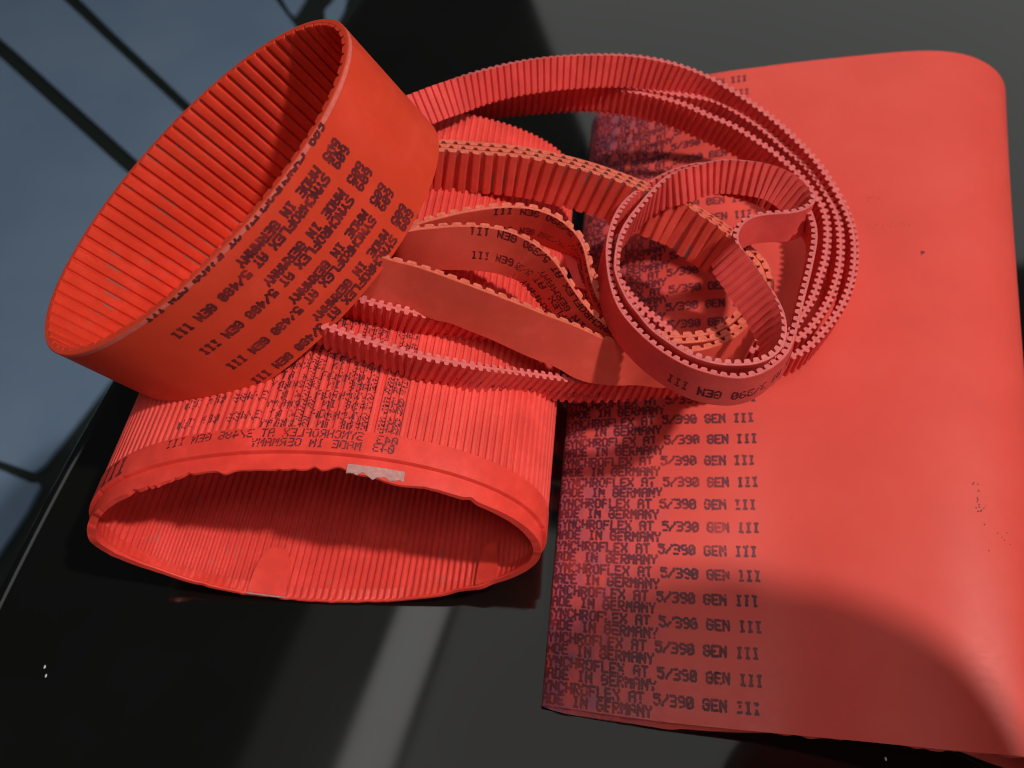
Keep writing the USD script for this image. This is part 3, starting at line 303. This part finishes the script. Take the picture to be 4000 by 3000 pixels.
# ---- orange-red belts with square teeth
EL = {'E1': 'orange-red square-toothed belt, outer of three nested loops, its plain back forming the front band',
      'E2': 'orange-red square-toothed belt bent in an S, middle one, printed back just behind the front band',
      'E3': 'orange-red square-toothed belt bent in an S, inner one, rising behind the other printed S bend'}
for k in ('E1', 'E2', 'E3'):
    rib = Ribbon(D[k], True)
    t = thing('square_toothed_belt', EL[k], 'toothed belt', 'orange-red belts nested in one loop')
    obj('belt_back', rib.body(0.0, 1.35), M['orange'], t, smooth=35)
    obj('tooth_gap_lining', rib.body(1.2, 1.42, 0.02), M['orange_gap'], t, smooth=35, label='darker greyish lining between the teeth')  # surface of the gaps in a darker red with greyish patches
    teeth_parts(t, rib, 5.9, [(1.42, 1.75, 0.78, 0.56, 0.0)], M['orange_tooth'])
    obj('cut_edge', rib.cut(0.0, 1.42, [(1.42, 1.75, 0.78, 0.56, 0.0)], 5.9), M['cut_orange'], t, label='lighter orange rough cut edge')
    if k != 'E1':
        s0 = rib.nearest((-17.5, 238.0, 125.0) if k == 'E2' else (-9.7, 254.3, 118.0))
        ribbon_print(t, rib, [('SYNCHROFLEX AT 5/390 GEN III', 13.0, 0.0), ('MADE IN GERMANY', 8.0, 41.0), ('SYNCHROFLEX AT 5/390 GEN III', 0.4, -1.5), ('MADE IN GERMANY', 20.5, 42.0)], s0, 3.1, 3.4, 0.46, None, M['ink'])

# ---- small belts on top
for k, lab, ccw in (('G1', 'small pinkish-red toothed belt on top, buckled inwards into a rounded fold', False),
                    ('G2', 'small pinkish-red toothed belt on top, plain printed outer loop around the folded one', True)):
    rib = Ribbon(D[k], ccw, ds=0.8, sm=1.6)
    t = thing('small_toothed_belt', lab, 'toothed belt', 'small belts nested on top of the pile')
    obj('belt_back', rib.body(0.0, 1.25), M['small'], t, smooth=35)
    teeth_parts(t, rib, 4.1, [(1.25, 1.55, 0.74, 0.48, 0.0)], M['small'])
    obj('cut_edge', rib.cut(0.0, 1.25, [(1.25, 1.55, 0.74, 0.48, 0.0)], 4.1), M['cut_small'], t, label='lighter pink cut edge')
    if k == 'G2':
        ribbon_print(t, rib, [('SYNCHROFLEX AT 3/390 GEN III', 8.6, 6.0)], rib.nearest((67, 184, 105)), 3.3, 3.6, 0.48, None, M['ink'])

# ------------------------------------------------------------------ the wide ring leaning at the left
c = np.array([-130.83, 235.71, 152.75]); R = np.array([[0.716, 0.4802, 0.5067], [0.5456, -0.8377, 0.0229], [0.4354, 0.2601, -0.8618]])
aA, bA, wA = 89.04, 53.07, 60.38
tt = np.linspace(0, 2 * np.pi, 3601); ee = np.stack([aA * np.cos(tt), bA * np.sin(tt)], 1)
arcA = np.concatenate([[0], np.cumsum(np.linalg.norm(np.diff(ee, axis=0), axis=1))]); LA = arcA[-1]
def ringA(s, v, inset):
    th = np.interp(np.asarray(s) % LA, arcA, tt); x, y = aA * np.cos(th), bA * np.sin(th)
    nx_, ny_ = bA * np.cos(th), aA * np.sin(th); l = np.hypot(nx_, ny_)
    x, y = x - nx_ / l * inset, y - ny_ / l * inset
    return c + x[..., None] * R[:, 0] + y[..., None] * R[:, 1] + np.asarray(v)[..., None] * R[:, 2]
wr = thing('wide_toothed_ring', 'wide orange-red toothed belt ring leaning on the ribbed sleeve, printed outside, teeth inside', 'toothed belt')
def loop_mesh(fn, prof, n, L):
    s = np.arange(n) * L / n; m = len(prof)
    V = np.stack([fn(s, np.full(n, v), o) for o, v in prof], 1).reshape(-1, 3); F = []
    i = np.arange(n); j = (i + 1) % n
    for k in range(m if m > 2 else 1):
        k2 = (k + 1) % m; F.append(np.stack([i * m + k, j * m + k, j * m + k2, i * m + k2], 1))
    F = np.vstack(F); return V, np.vstack([F[:, [0, 1, 2]], F[:, [0, 2, 3]]])
obj('ring_wall', loop_mesh(ringA, [(0.0, 0.35), (0.35, 0), (1.9, 0), (1.9, wA), (0.35, wA), (0, wA - 0.35)], 420, LA), M['wide'], wr, smooth=35)
obj('tooth_gap_lining', loop_mesh(ringA, [(1.8, 0.05), (1.97, 0.05), (1.97, wA - 0.05), (1.8, wA - 0.05)], 420, LA), M['wide_in'], wr, smooth=35, label='darker greyish lining between the teeth')  # inner surface of the ring, slightly darker, with greyish patches
NT = 78; pA = LA / NT
for i in range(NT):
    sec = [(-0.42, 1.8), (-0.36, 2.8), (-0.26, 3.3), (0.26, 3.3), (0.36, 2.8), (0.42, 1.8)]; m = 6
    V = np.vstack([ringA(np.array([i * pA]), np.array([v]), 1.8) for v in (0.06, wA - 0.06)])
    tn = ringA(np.array([i * pA + 0.5]), np.array([0.0]), 1.8) - ringA(np.array([i * pA - 0.5]), np.array([0.0]), 1.8); tn = tn[0] / np.linalg.norm(tn)
    ni = ringA(np.array([i * pA]), np.array([0.0]), 2.8)[0] - ringA(np.array([i * pA]), np.array([0.0]), 1.8)[0]
    W = np.array([V[q] + tn * a * pA + ni * (o - 1.8) for q in (0, 1) for a, o in sec])
    F = [(k, (k + 1) % m, m + (k + 1) % m) for k in range(m)] + [(k, m + (k + 1) % m, m + k) for k in range(m)]
    F += [(0, k + 1, k) for k in range(1, m - 1)] + [(m, m + k, m + k + 1) for k in range(1, m - 1)]
    obj('tooth', (W, np.array(F)), M['wide_tooth'], wr, smooth=50)
obj('cut_edge', loop_mesh(ringA, [(-0.03, 0.3), (-0.03, 1.95)], 420, LA), M['cut_wide'], wr, label='lighter pink cut rim')
parts = []
for k in range(5):
    v0 = 54.0 - 13.85 * k; s0 = 68.5 + rng.uniform(-0.6, 0.6)
    for text, dv, ds in (('SYNCHROFLEX AT 5/480 GEN III', 0.0, 0.0), ('MADE IN GERMANY', -5.0, 0.4), ('609', 0.4, -13.5), ('605', -4.2, -13.0)):
        q = dots(text, 3.14, 3.5, 0.03); q[:, 1] += v0 + dv; q[:, 0] += s0 + ds; q = q[(q[:, 1] > 0.4) & (q[:, 1] < wA - 0.4)]
        if len(q): parts.append(print_mesh(q, lambda u, v, l: ringA(u, v, -l), 0.68))
obj('printed_lettering', join(parts), M['ink'], wr, label='dark ink-jet lettering in rows around the ring')

# ------------------------------------------------------------------ the ribbed sleeve lying on its side
B0 = (-86.6, 108.7, 101.9, 48.9); B1 = (-59.9, 340.5, 96.0, 50.3); PHI, LEAN = 0.03, 0.35
NS = 142
def sect(k, th, inset):
    cx, cy, a, b = (p + (q - p) * k for p, q in zip(B0, B1))
    ct, st = np.cos(th), np.sin(th); x, z = a * ct, b + b * st
    nx_, nz = b * ct, a * st; l = np.hypot(nx_, nz); x, z = x - nx_ / l * inset, z - nz / l * inset
    y = cy + LEAN * z * np.clip(1 - k * 1.1, 0, 1.0)
    return np.stack([cx + x * math.cos(PHI), y - x * math.sin(PHI), z + 0.4], -1)
thf = np.linspace(0, 2 * np.pi, 3601); ef = sect(np.zeros(3601), thf, 0.0); ef = ef[:, [0, 2]]
arcB = np.concatenate([[0], np.cumsum(np.linalg.norm(np.diff(ef, axis=0), axis=1))]); LB = arcB[-1]; pB = LB / NS
def sleeve(s, k, inset): return sect(np.asarray(k, float), np.interp(np.asarray(s) % LB, arcB, thf), inset)
KM = 1 / 237.0                                                   # one millimetre along the sleeve, as a fraction
sl = thing('ribbed_sleeve', 'bright red ribbed sleeve lying on its side, its torn open end facing the viewer', 'belt sleeve')
def grid(fn, S, K, ins):
    """A closed strip around the sleeve: rows K with insets ins."""
    n = len(S); V = np.vstack([fn(S, np.full(n, k) if np.isscalar(k) else k, np.full(n, o) if np.isscalar(o) else o) for k, o in zip(K, ins)]); F = []
    i = np.arange(n); j = (i + 1) % n
    for r in range(len(K) - 1): F.append(np.stack([r * n + i, r * n + j, (r + 1) * n + j, (r + 1) * n + i], 1))
    F = np.vstack(F); return V, np.vstack([F[:, [0, 1, 2]], F[:, [0, 2, 3]]])
nS = NS * 8; S = np.arange(nS) * LB / nS
inner = 2.55 + 0.42 * np.clip(1.6 * np.cos(2 * np.pi * S / pB), -1, 1)
Kw = [0.0] + list(np.linspace(0.02, 1, 14))
obj('sleeve_wall', grid(sleeve, S, [12 * KM, 12 * KM] + Kw[2:] + [1.0] + Kw[::-1] + [12 * KM], [1.0, 1.0] + [1.0] * len(Kw[2:]) + [inner] + [inner] * len(Kw) + [1.0]), M['sleeve'], sl, smooth=40)
for i in range(NS):
    sec = [(-0.34, 1.15), (-0.27, 0.25), (-0.16, 0.0), (0.16, 0.0), (0.27, 0.25), (0.34, 1.15)]; m = 6; K = np.linspace(12.2 * KM, 1, 9); V = []
    for k in K: V.append(sleeve(np.array([(i + a) * pB for a, o in sec]), np.full(m, k), np.array([o for a, o in sec])))
    V = np.vstack(V); F = []
    for r in range(len(K) - 1):
        for q in range(m): q2 = (q + 1) % m; F += [(r * m + q, r * m + q2, (r + 1) * m + q2), (r * m + q, (r + 1) * m + q2, (r + 1) * m + q)]
    e = (len(K) - 1) * m; F += [(0, k + 1, k) for k in range(1, m - 1)] + [(e, e + k, e + k + 1) for k in range(1, m - 1)]
    obj('rib', (V, np.array(F)), M['sleeve_rib'], sl, smooth=50)
nC = 720; SC = np.arange(nC) * LB / nC
chip = np.where(rng.random(nC) < 0.02, rng.uniform(0.2, 1.0, nC), 0.0); chip = gaussian_filter1d(chip, 1.0, mode='wrap')
obj('collar', grid(sleeve, SC, [13.0 * KM, 12.6 * KM, (0.4 + chip) * KM, chip * KM, chip * KM, 13 * KM], [0.6, -0.35, -0.35, 0.0, 2.0, 2.0]), M['sleeve_plain'], sl, smooth=40, label='smooth raised collar of the sleeve')
nL = nS // 2; SL = np.arange(nL) * LB / nL
nz = gaussian_filter1d(rng.normal(0, 1, nL), 14, mode='wrap') * 4.2
lipk = -(7.0 + 0.9 * nz) + np.where(gaussian_filter1d(rng.normal(0, 1, nL), 12, mode='wrap') > 0.10, 0.8, 0.12) * gaussian_filter1d(rng.normal(0, 1.0, nL), 1.1, mode='wrap')
for pos, wd, dp in ((0.165, 9, -2.0), (0.215, 4, 2.4), (0.235, 2, 1.6), (0.31, 3, -1.6), (0.345, 1.6, 1.2), (0.62, 2.0, 1.4), (0.66, 1.2, -1.2), (0.69, 2.4, 1.8), (0.88, 5, 2.2), (0.905, 4, -2.2), (0.10, 2.2, 1.2), (0.40, 2, 1.2)):
    lipk = lipk + dp * np.exp(-((SL - pos * LB) / wd) ** 2)
thL = np.interp(SL, arcB, thf); lowr = np.clip(-np.sin(thL) * 1.6, 0, 1); lipk = np.clip(lipk, -11.5, -2.5) * (1 - 0.68 * lowr); edgeL = 2.7 + 2.6 * np.clip(np.abs(np.cos(thL)) * 1.25 - 0.25, 0, 1) ** 2; ribL = inner[::2][:nL] + 0.15
obj('torn_lip', grid(sleeve, SL, [2 * KM, 0.5 * lipk * KM, lipk * KM, lipk * KM, 0.8 * lipk * KM, 0.55 * lipk * KM, 0.3 * lipk * KM, 4 * KM], [1.7, 1.6, 1.75, edgeL, edgeL + 0.2, np.maximum(ribL, edgeL), np.maximum(ribL, edgeL - 1.0), ribL]), M['sleeve_plain'], sl, smooth=40, label='thin ragged inner lip')
def patch(s0, s1, k0, k1, inset, rag, name, lab, ns=40, nk=14, tongue=False):
    s = np.linspace(s0, s1, ns); V = []
    r = gaussian_filter1d(rng.normal(0, 1, ns), 1.2) * rag
    for a in np.linspace(0, 1, nk):
        u = (s - s0) / (s1 - s0) * 2 - 1
        kk = k0 + (k1 - k0) * a + np.where(a > 0.5, r, 0) * (a - 0.5) * 2
        if tongue: kk = k0 + (kk - k0) * np.sqrt(np.clip(1 - np.abs(u) ** 3.2, 0, 1))
        V.append(np.stack([s, kk], 1))
    V = np.array(V).reshape(-1, 2); out = []
    for o in (inset, inset + 0.35): out.append(sleeve(V[:, 0], V[:, 1] * KM, np.full(len(V), o)))
    n = len(V); F = []
    for a in range(nk - 1):
        for i in range(ns - 1):
            q = a * ns + i; F += [(q, q + 1, q + ns + 1), (q, q + ns + 1, q + ns), (n + q, n + q + ns + 1, n + q + 1), (n + q, n + q + ns, n + q + ns + 1)]
    ring = list(range(ns)) + [a * ns + ns - 1 for a in range(1, nk)] + [(nk - 1) * ns + i for i in range(ns - 2, -1, -1)] + [a * ns for a in range(nk - 2, 0, -1)]
    for p, q in zip(ring, ring[1:] + ring[:1]): F += [(p, q, n + q), (p, n + q, n + p)]
    obj(name, (np.vstack(out), np.array(F)), M['film'] if not tongue else M['sleeve_plain'], sl, smooth=40, label=lab)
patch(LB * 0.160, LB * 0.208, -3.2, -7.4, 1.5, 1.1, 'film_scrap', 'whitish torn film scrap at the top of the opening')
patch(LB * 0.664, LB * 0.702, -2.0, 22, 3.55, 0.3, 'film_tab', 'smooth tab inside the lower lip', tongue=True)
patch(LB * 0.664, LB * 0.702, -2.6, 1.2, 3.15, 0.3, 'film_scrap', 'whitish film scrap at the lower lip')
patch(LB * 0.900, LB * 0.925, -2.0, 18, 4.2, 0.3, 'film_tab', 'smooth tab inside the right end of the opening', tongue=True)
# lettering on the sleeve: dots land on rib tips or in the gaps between them
def rib_surf(u, v, lift):
    ph = (u / pB + 0.5) % 1 - 0.5; o = np.where(np.abs(ph) < 0.28, 0.0, 1.0) - lift
    o = np.where(v < 12.6, -0.35 - lift, o); return sleeve(u, v * KM, o)
parts = []
row = 2.0
BT0 = LB * 0.2
for r in range(11):
    for text, dv, du in (('SYNCHROFLEX AT 3/486 GEN III', 5.6, 0), ('MADE IN GERMANY', 0.3, 0), ('043', 5.2, -13.5), ('043', 0.8, -13.0)):
        q = dots(text, 3.05, 3.9, 0.10); q[:, 0] += BT0 + du + rng.uniform(-0.5, 0.5); q[:, 1] = row + dv + 3.9 - (3.9 - q[:, 1]); q = q[(q[:, 1] > 0.6) & (abs(q[:, 1] - 12.7) > 0.5)]
        parts.append(print_mesh(q, rib_surf, 0.42))
    row += 11.2
q = dots('III', 5.5, 8.5, 0.0); q += (LB * 0.418, 2.2); parts.append(print_mesh(q, rib_surf, 0.95))
obj('printed_lettering', join(parts), M['ink_b'], sl, label='rows of dark violet lettering broken up by the ribs')

# ------------------------------------------------------------------ the big flattened sleeve at the right
C = {k: np.array(v, float) for k, v in D['C'].items()}
def dense(P, n):
    u = np.concatenate([[0], np.cumsum(np.linalg.norm(np.diff(P, axis=0), axis=1) ** 0.6)])
    f = CubicSpline(u, P)(np.linspace(0, u[-1], 1500)); f = gaussian_filter1d(f, 12, axis=0, mode='nearest')
    L = np.concatenate([[0], np.cumsum(np.linalg.norm(np.diff(f, axis=0), axis=1))])
    return np.stack([np.interp(np.linspace(0, L[-1], n), L, f[:, k]) for k in range(3)], 1), L[-1]
NT_, NB_ = 170, 60
nt, Lnear = dense(C['near'], NT_); ft, Lfar = dense(C['far'], NT_)
nb, _ = dense(np.vstack([C['near'][-1:], C['nb'], C['near'][:1]]), NB_); fb, _ = dense(np.vstack([C['far'][-1:], C['fb'], C['far'][:1]]), NB_)
NEAR = np.vstack([nt, nb[1:-1]]); FAR = np.vstack([ft, fb[1:-1]])
def smooth_loop(P): return gaussian_filter1d(P, 1.3, axis=0, mode='wrap')
NEAR, FAR = smooth_loop(NEAR), smooth_loop(FAR)
NL = len(NEAR); NKC = 60
kk = np.linspace(0, 1, NKC); surfC = NEAR[None] * (1 - kk)[:, None, None] + FAR[None] * kk[:, None, None]
wob = 0.6 * np.sin(np.linspace(0, 9, NKC))[:, None] * np.sin(np.linspace(0, 7, NL))[None]; surfC[:, :, 2] += wob * (surfC[:, :, 2] > 12)
dS = np.roll(surfC, -1, 1) - np.roll(surfC, 1, 1); dK = np.gradient(surfC, axis=0)
nC_ = np.cross(dK, dS); nC_ /= np.linalg.norm(nC_, axis=2)[:, :, None]
mid = surfC.mean(1, keepdims=True)
if ((surfC - mid) * nC_).sum() < 0: nC_ = -nC_
rag = gaussian_filter1d(rng.normal(0, 1, NL), 1.0, mode='wrap') * 0.7
outer = surfC.copy(); axis = FAR.mean(0) - NEAR.mean(0); axis /= np.linalg.norm(axis)
inn = surfC - nC_ * 1.9
fr = inn.copy(); fr[0] -= axis * np.clip(rag, -0.2, 1.6)[:, None]; fr[-1] += axis * np.clip(rag, -0.2, 1.2)[:, None]
V = np.vstack([outer.reshape(-1, 3), fr.reshape(-1, 3)]); F = []; off = NKC * NL
i = np.arange(NL); j = (i + 1) % NL
for r in range(NKC - 1):
    F.append(np.stack([r * NL + i, r * NL + j, (r + 1) * NL + j, (r + 1) * NL + i], 1)); F.append(np.stack([off + r * NL + i, off + (r + 1) * NL + i, off + (r + 1) * NL + j, off + r * NL + j], 1))
F.append(np.stack([i, off + i, off + j, j], 1)); e = (NKC - 1) * NL; F.append(np.stack([e + i, e + j, off + e + j, off + e + i], 1))
F = np.vstack(F); F = np.vstack([F[:, [0, 1, 2]], F[:, [0, 2, 3]]])
# red with an ink-smeared fold along its left side: distance from the fold line drives the smear
b = np.array((0.80, 0.088, 0.067))
cm = usdkit.material(stage, '/World/Looks/flat_sleeve_red', {
    'geo': ('geometry', {}), 'sx': ('separate_xyz', {}),
    'my': ('math', {'math_type': 'multiply', 'value2': -0.111}), 'd': ('math', {'math_type': 'add'}),
    'fall': ('map_range', {'clamp': True, 'from_min': 0.018, 'from_max': 0.066, 'to_min': 1.0, 'to_max': 0.0}),
    'mp': ('mapping', {'mapping_type': 'point', 'scale': (260.0, 85.0, 60.0)}), 'ns': ('noise_texture', {'scale': 1.0, 'detail': 4.0, 'roughness': 0.65}),
    'rs': ('rgb_ramp', {'ramp': [(0.36, (0, 0, 0)), (0.62, (1, 1, 1))]}),
    'ends': ('map_range', {'clamp': True, 'from_min': 0.06, 'from_max': 0.20, 'to_min': 1.0, 'to_max': 0.42}),
    'ends2': ('map_range', {'clamp': True, 'from_min': 0.31, 'from_max': 0.40, 'to_min': 0.15, 'to_max': 1.0}), 'em': ('math', {'math_type': 'maximum'}),
    's1': ('math', {'math_type': 'multiply'}), 's2': ('math', {'math_type': 'multiply'}), 's3': ('math', {'math_type': 'multiply', 'value2': 0.95}),
    'n1': ('noise_texture', {'scale': 22.0, 'detail': 6.0, 'roughness': 0.6}),
    'r1': ('rgb_ramp', {'ramp': [(0.3, tuple(b * 0.95)), (0.5, tuple(b)), (0.7, (0.82, 0.10, 0.078))]}),
    'n3': ('noise_texture', {'scale': 95.0, 'detail': 5.0, 'roughness': 0.7}), 'r3': ('rgb_ramp', {'ramp': [(0.0, (0, 0, 0)), (0.70, (0, 0, 0)), (0.78, (1, 1, 1))]}),
    'm3': ('math', {'math_type': 'multiply', 'value2': 0.35}), 'mxd': ('mix_color', {'b': (0.20, 0.03, 0.035)}),
    'mx': ('mix_color', {'b': (0.25, 0.10, 0.18)}),
    'scr': ('mapping', {'mapping_type': 'point', 'scale': (160.0, 500.0, 160.0), 'rotation': (0.0, 0.0, 0.4)}), 'nscr': ('noise_texture', {'scale': 1.0, 'detail': 3.0, 'roughness': 0.7}),
    'rr': ('map_range', {'clamp': True, 'from_min': 0.35, 'from_max': 0.65, 'to_min': 0.38, 'to_max': 0.45}),
    'bp': ('bump', {'strength': 0.035, 'distance': 0.0002}),
    'p': ('principled_bsdf', {'specular_ior_level': 0.26, 'subsurface_weight': 0.2, 'subsurface_scale': 0.002, 'subsurface_radius': (1.0, 0.22, 0.14), 'subsurface_method': 'burley'})},
    [('geo.position', 'sx.vector'), ('sx.y', 'my.value1'), ('my.value', 'd.value1'), ('sx.x', 'd.value2'), ('d.value', 'fall.value'),
     ('geo.position', 'mp.vector'), ('mp.vector', 'ns.vector'), ('ns.fac', 'rs.fac'), ('sx.y', 'ends.value'), ('sx.y', 'ends2.value'), ('ends.result', 'em.value1'), ('ends2.result', 'em.value2'),
     ('fall.result', 's1.value1'), ('rs.color', 's1.value2'), ('s1.value', 's2.value1'), ('em.value', 's2.value2'), ('s2.value', 's3.value1'),
     ('geo.position', 'n1.vector'), ('n1.fac', 'r1.fac'), ('geo.position', 'n3.vector'), ('n3.fac', 'r3.fac'), ('r3.color', 'm3.value1'), ('m3.value', 'mxd.fac'), ('r1.color', 'mxd.a'), ('mxd.result', 'mx.a'), ('s3.value', 'mx.fac'), ('mx.result', 'p.base_color'),
     ('geo.position', 'scr.vector'), ('scr.vector', 'nscr.vector'), ('nscr.fac', 'rr.value'), ('rr.result', 'p.roughness'), ('nscr.fac', 'bp.height'), ('bp.normal', 'p.normal')], surface='p.BSDF')
fs = thing('flattened_sleeve', 'large flattened smooth red sleeve at the right, with printed rows along its fold', 'belt sleeve')
obj('sleeve_wall', (V, F), cm, fs, smooth=35)
# print runs across the sleeve: u from the fold, v along it
def csurf(u, k, lift):
    x = np.clip(u / (Lnear * (1 - k) + Lfar * k) * (NT_ - 1), 0, NT_ - 2); yk = np.clip(k, 0, 1) * (NKC - 1)
    i0 = np.clip(x.astype(int), 0, NT_ - 2); r0 = np.clip(yk.astype(int), 0, NKC - 2); fx = (x - i0)[:, None]; fy = (yk - r0)[:, None]
    bil = lambda A: (A[r0, i0] * (1 - fx) + A[r0, i0 + 1] * fx) * (1 - fy) + (A[r0 + 1, i0] * (1 - fx) + A[r0 + 1, i0 + 1] * fx) * fy
    return bil(surfC) + bil(nC_) * lift
AX = 380.0; parts = []
for r in range(33):
    v0 = 6.8 + r * 11.35; du = (0.7 if r % 2 else -0.7)
    for text, dv in (('SYNCHROFLEX AT 5/390 GEN III', 0.0), ('MADE IN GERMANY', -5.5)):
        q = dots(text, 3.6, 4.2, 0.05); q[:, 0] += 99.3 + 12.0 * (v0 / AX) + du - 28 * 3.6; q[:, 1] += v0 + dv; q = q[(q[:, 0] > 0.6) & (q[:, 1] > 0.8) & (q[:, 1] < AX - 1)]
        parts.append(print_mesh(q, lambda u, v, l: csurf(u, v / AX, l), 0.70))
obj('printed_lettering', join(parts), M['ink_c'], fs, label='rows of purple-black ink-jet lettering')

def scuff(name, p, n, su, sv, r, lab):
    d = np.linalg.norm(surfC[:, :NT_] - np.array(p), axis=2); q, i0 = np.unravel_index(d.argmin(), d.shape); k0 = q / (NKC - 1)
    u0 = i0 / (NT_ - 1) * (Lnear * (1 - k0) + Lfar * k0)
    uv = np.stack([u0 + rng.normal(0, su, n), k0 * AX + rng.normal(0, sv, n)], 1)
    obj(name, print_mesh(uv, lambda u, v, l: csurf(u, v / AX, l), r, 0.05), M['ink'], fs, label=lab)
scuff('scuff', (222.0, 281.2, 53.0), 7, 0.5, 0.5, 0.5, 'small dark scuff mark')
scuff('scuff', (204.3, 326.7, 53.0), 14, 2.2, 1.0, 0.22, 'small dark scuff mark')
scuff('scuff', (211.9, 303.1, 53.0), 16, 6, 1.2, 0.25, 'small dark scuff mark')
scuff('scuff', (214.5, 137.2, 48.0), 16, 1.2, 7, 0.42, 'small dark scuff mark')
scuff('scuff', (222.8, 125.7, 46.0), 5, 1.2, 6, 0.3, 'small dark scuff mark')
fleck = usdkit.material(stage, '/World/Looks/fleck_white', {'p': ('principled_bsdf', {'base_color': (0.6, 0.6, 0.62), 'roughness': 0.6})}, surface='p.BSDF')
for p in [(-219.5, 77.4), (-217.8, 73.4), (166.6, 37.9)]:
    m = trimesh.creation.icosphere(1, 0.5); m.vertices *= np.array([1.0, 1.7, 0.35]); m.apply_translation((p[0], p[1], 0.2)); obj('fleck', m, fleck, tb, label='tiny white fleck on the table')
# ------------------------------------------------------------------ the photographer, outside the picture, whose head shades the sleeve
def limb(ms, p, q, r0, r1):
    import manifold3d as m3
    a = m3.Manifold.sphere(r0, 28).translate(tuple(p)); b_ = m3.Manifold.sphere(r1, 28).translate(tuple(q)); ms.append(m3.Manifold.batch_hull([a, b_]))
import manifold3d as m3
ms = []; hc = np.array([238.0, 26.0, 345.0])
ms.append(m3.Manifold.sphere(1.0, 40).scale((70, 74, 96)).translate(tuple(hc)))
ms.append(m3.Manifold.sphere(1.0, 40).scale((62, 66, 70)).translate(tuple(hc + (-14, -6, -42))))
ms.append(m3.Manifold.sphere(13, 20).scale((1.3, 0.8, 1.2)).translate(tuple(hc + (-78, -6, -14))))
for sy in (-1, 1): ms.append(m3.Manifold.sphere(1.0, 20).scale((14, 7, 26)).translate(tuple(hc + (4, sy * 72, -8))))
limb(ms, hc + (12, -30, -40), hc + (80, -95, -60), 52, 58)
limb(ms, hc + (80, -95, -60), hc + (130, -330, -80), 70, 62); limb(ms, hc + (80, -95, -60), hc + (250, -20, -60), 70, 62)
limb(ms, hc + (140, -190, -90), hc + (330, -420, -120), 120, 120)
body = ms[0]
for q in ms[1:]: body = body + q
mm = body.refine_to_length(9.0).to_mesh(); tm = trimesh.Trimesh(mm.vert_properties[:, :3], mm.tri_verts, process=False)
trimesh.smoothing.filter_taubin(tm, iterations=14)
skin = usdkit.material(stage, '/World/Looks/skin', {'p': ('principled_bsdf', {'base_color': (0.45, 0.26, 0.19), 'roughness': 0.55})}, surface='p.BSDF')
hair = usdkit.material(stage, '/World/Looks/hair', {'p': ('principled_bsdf', {'base_color': (0.03, 0.02, 0.015), 'roughness': 0.6})}, surface='p.BSDF')
pe = thing('person', 'person leaning in from the right, only their head shadow showing on the flattened sleeve', 'person')
obj('body', tm, skin, pe, smooth=True)
hm = (m3.Manifold.sphere(1.0, 48).scale((74, 78, 99)).translate(tuple(hc + (3, 0, 3))) - m3.Manifold.cube((200, 240, 120), True).translate(tuple(hc + (-70, 0, -45)))).refine_to_length(9.0).to_mesh()
obj('hair', (hm.vert_properties[:, :3], hm.tri_verts), hair, pe, smooth=40)
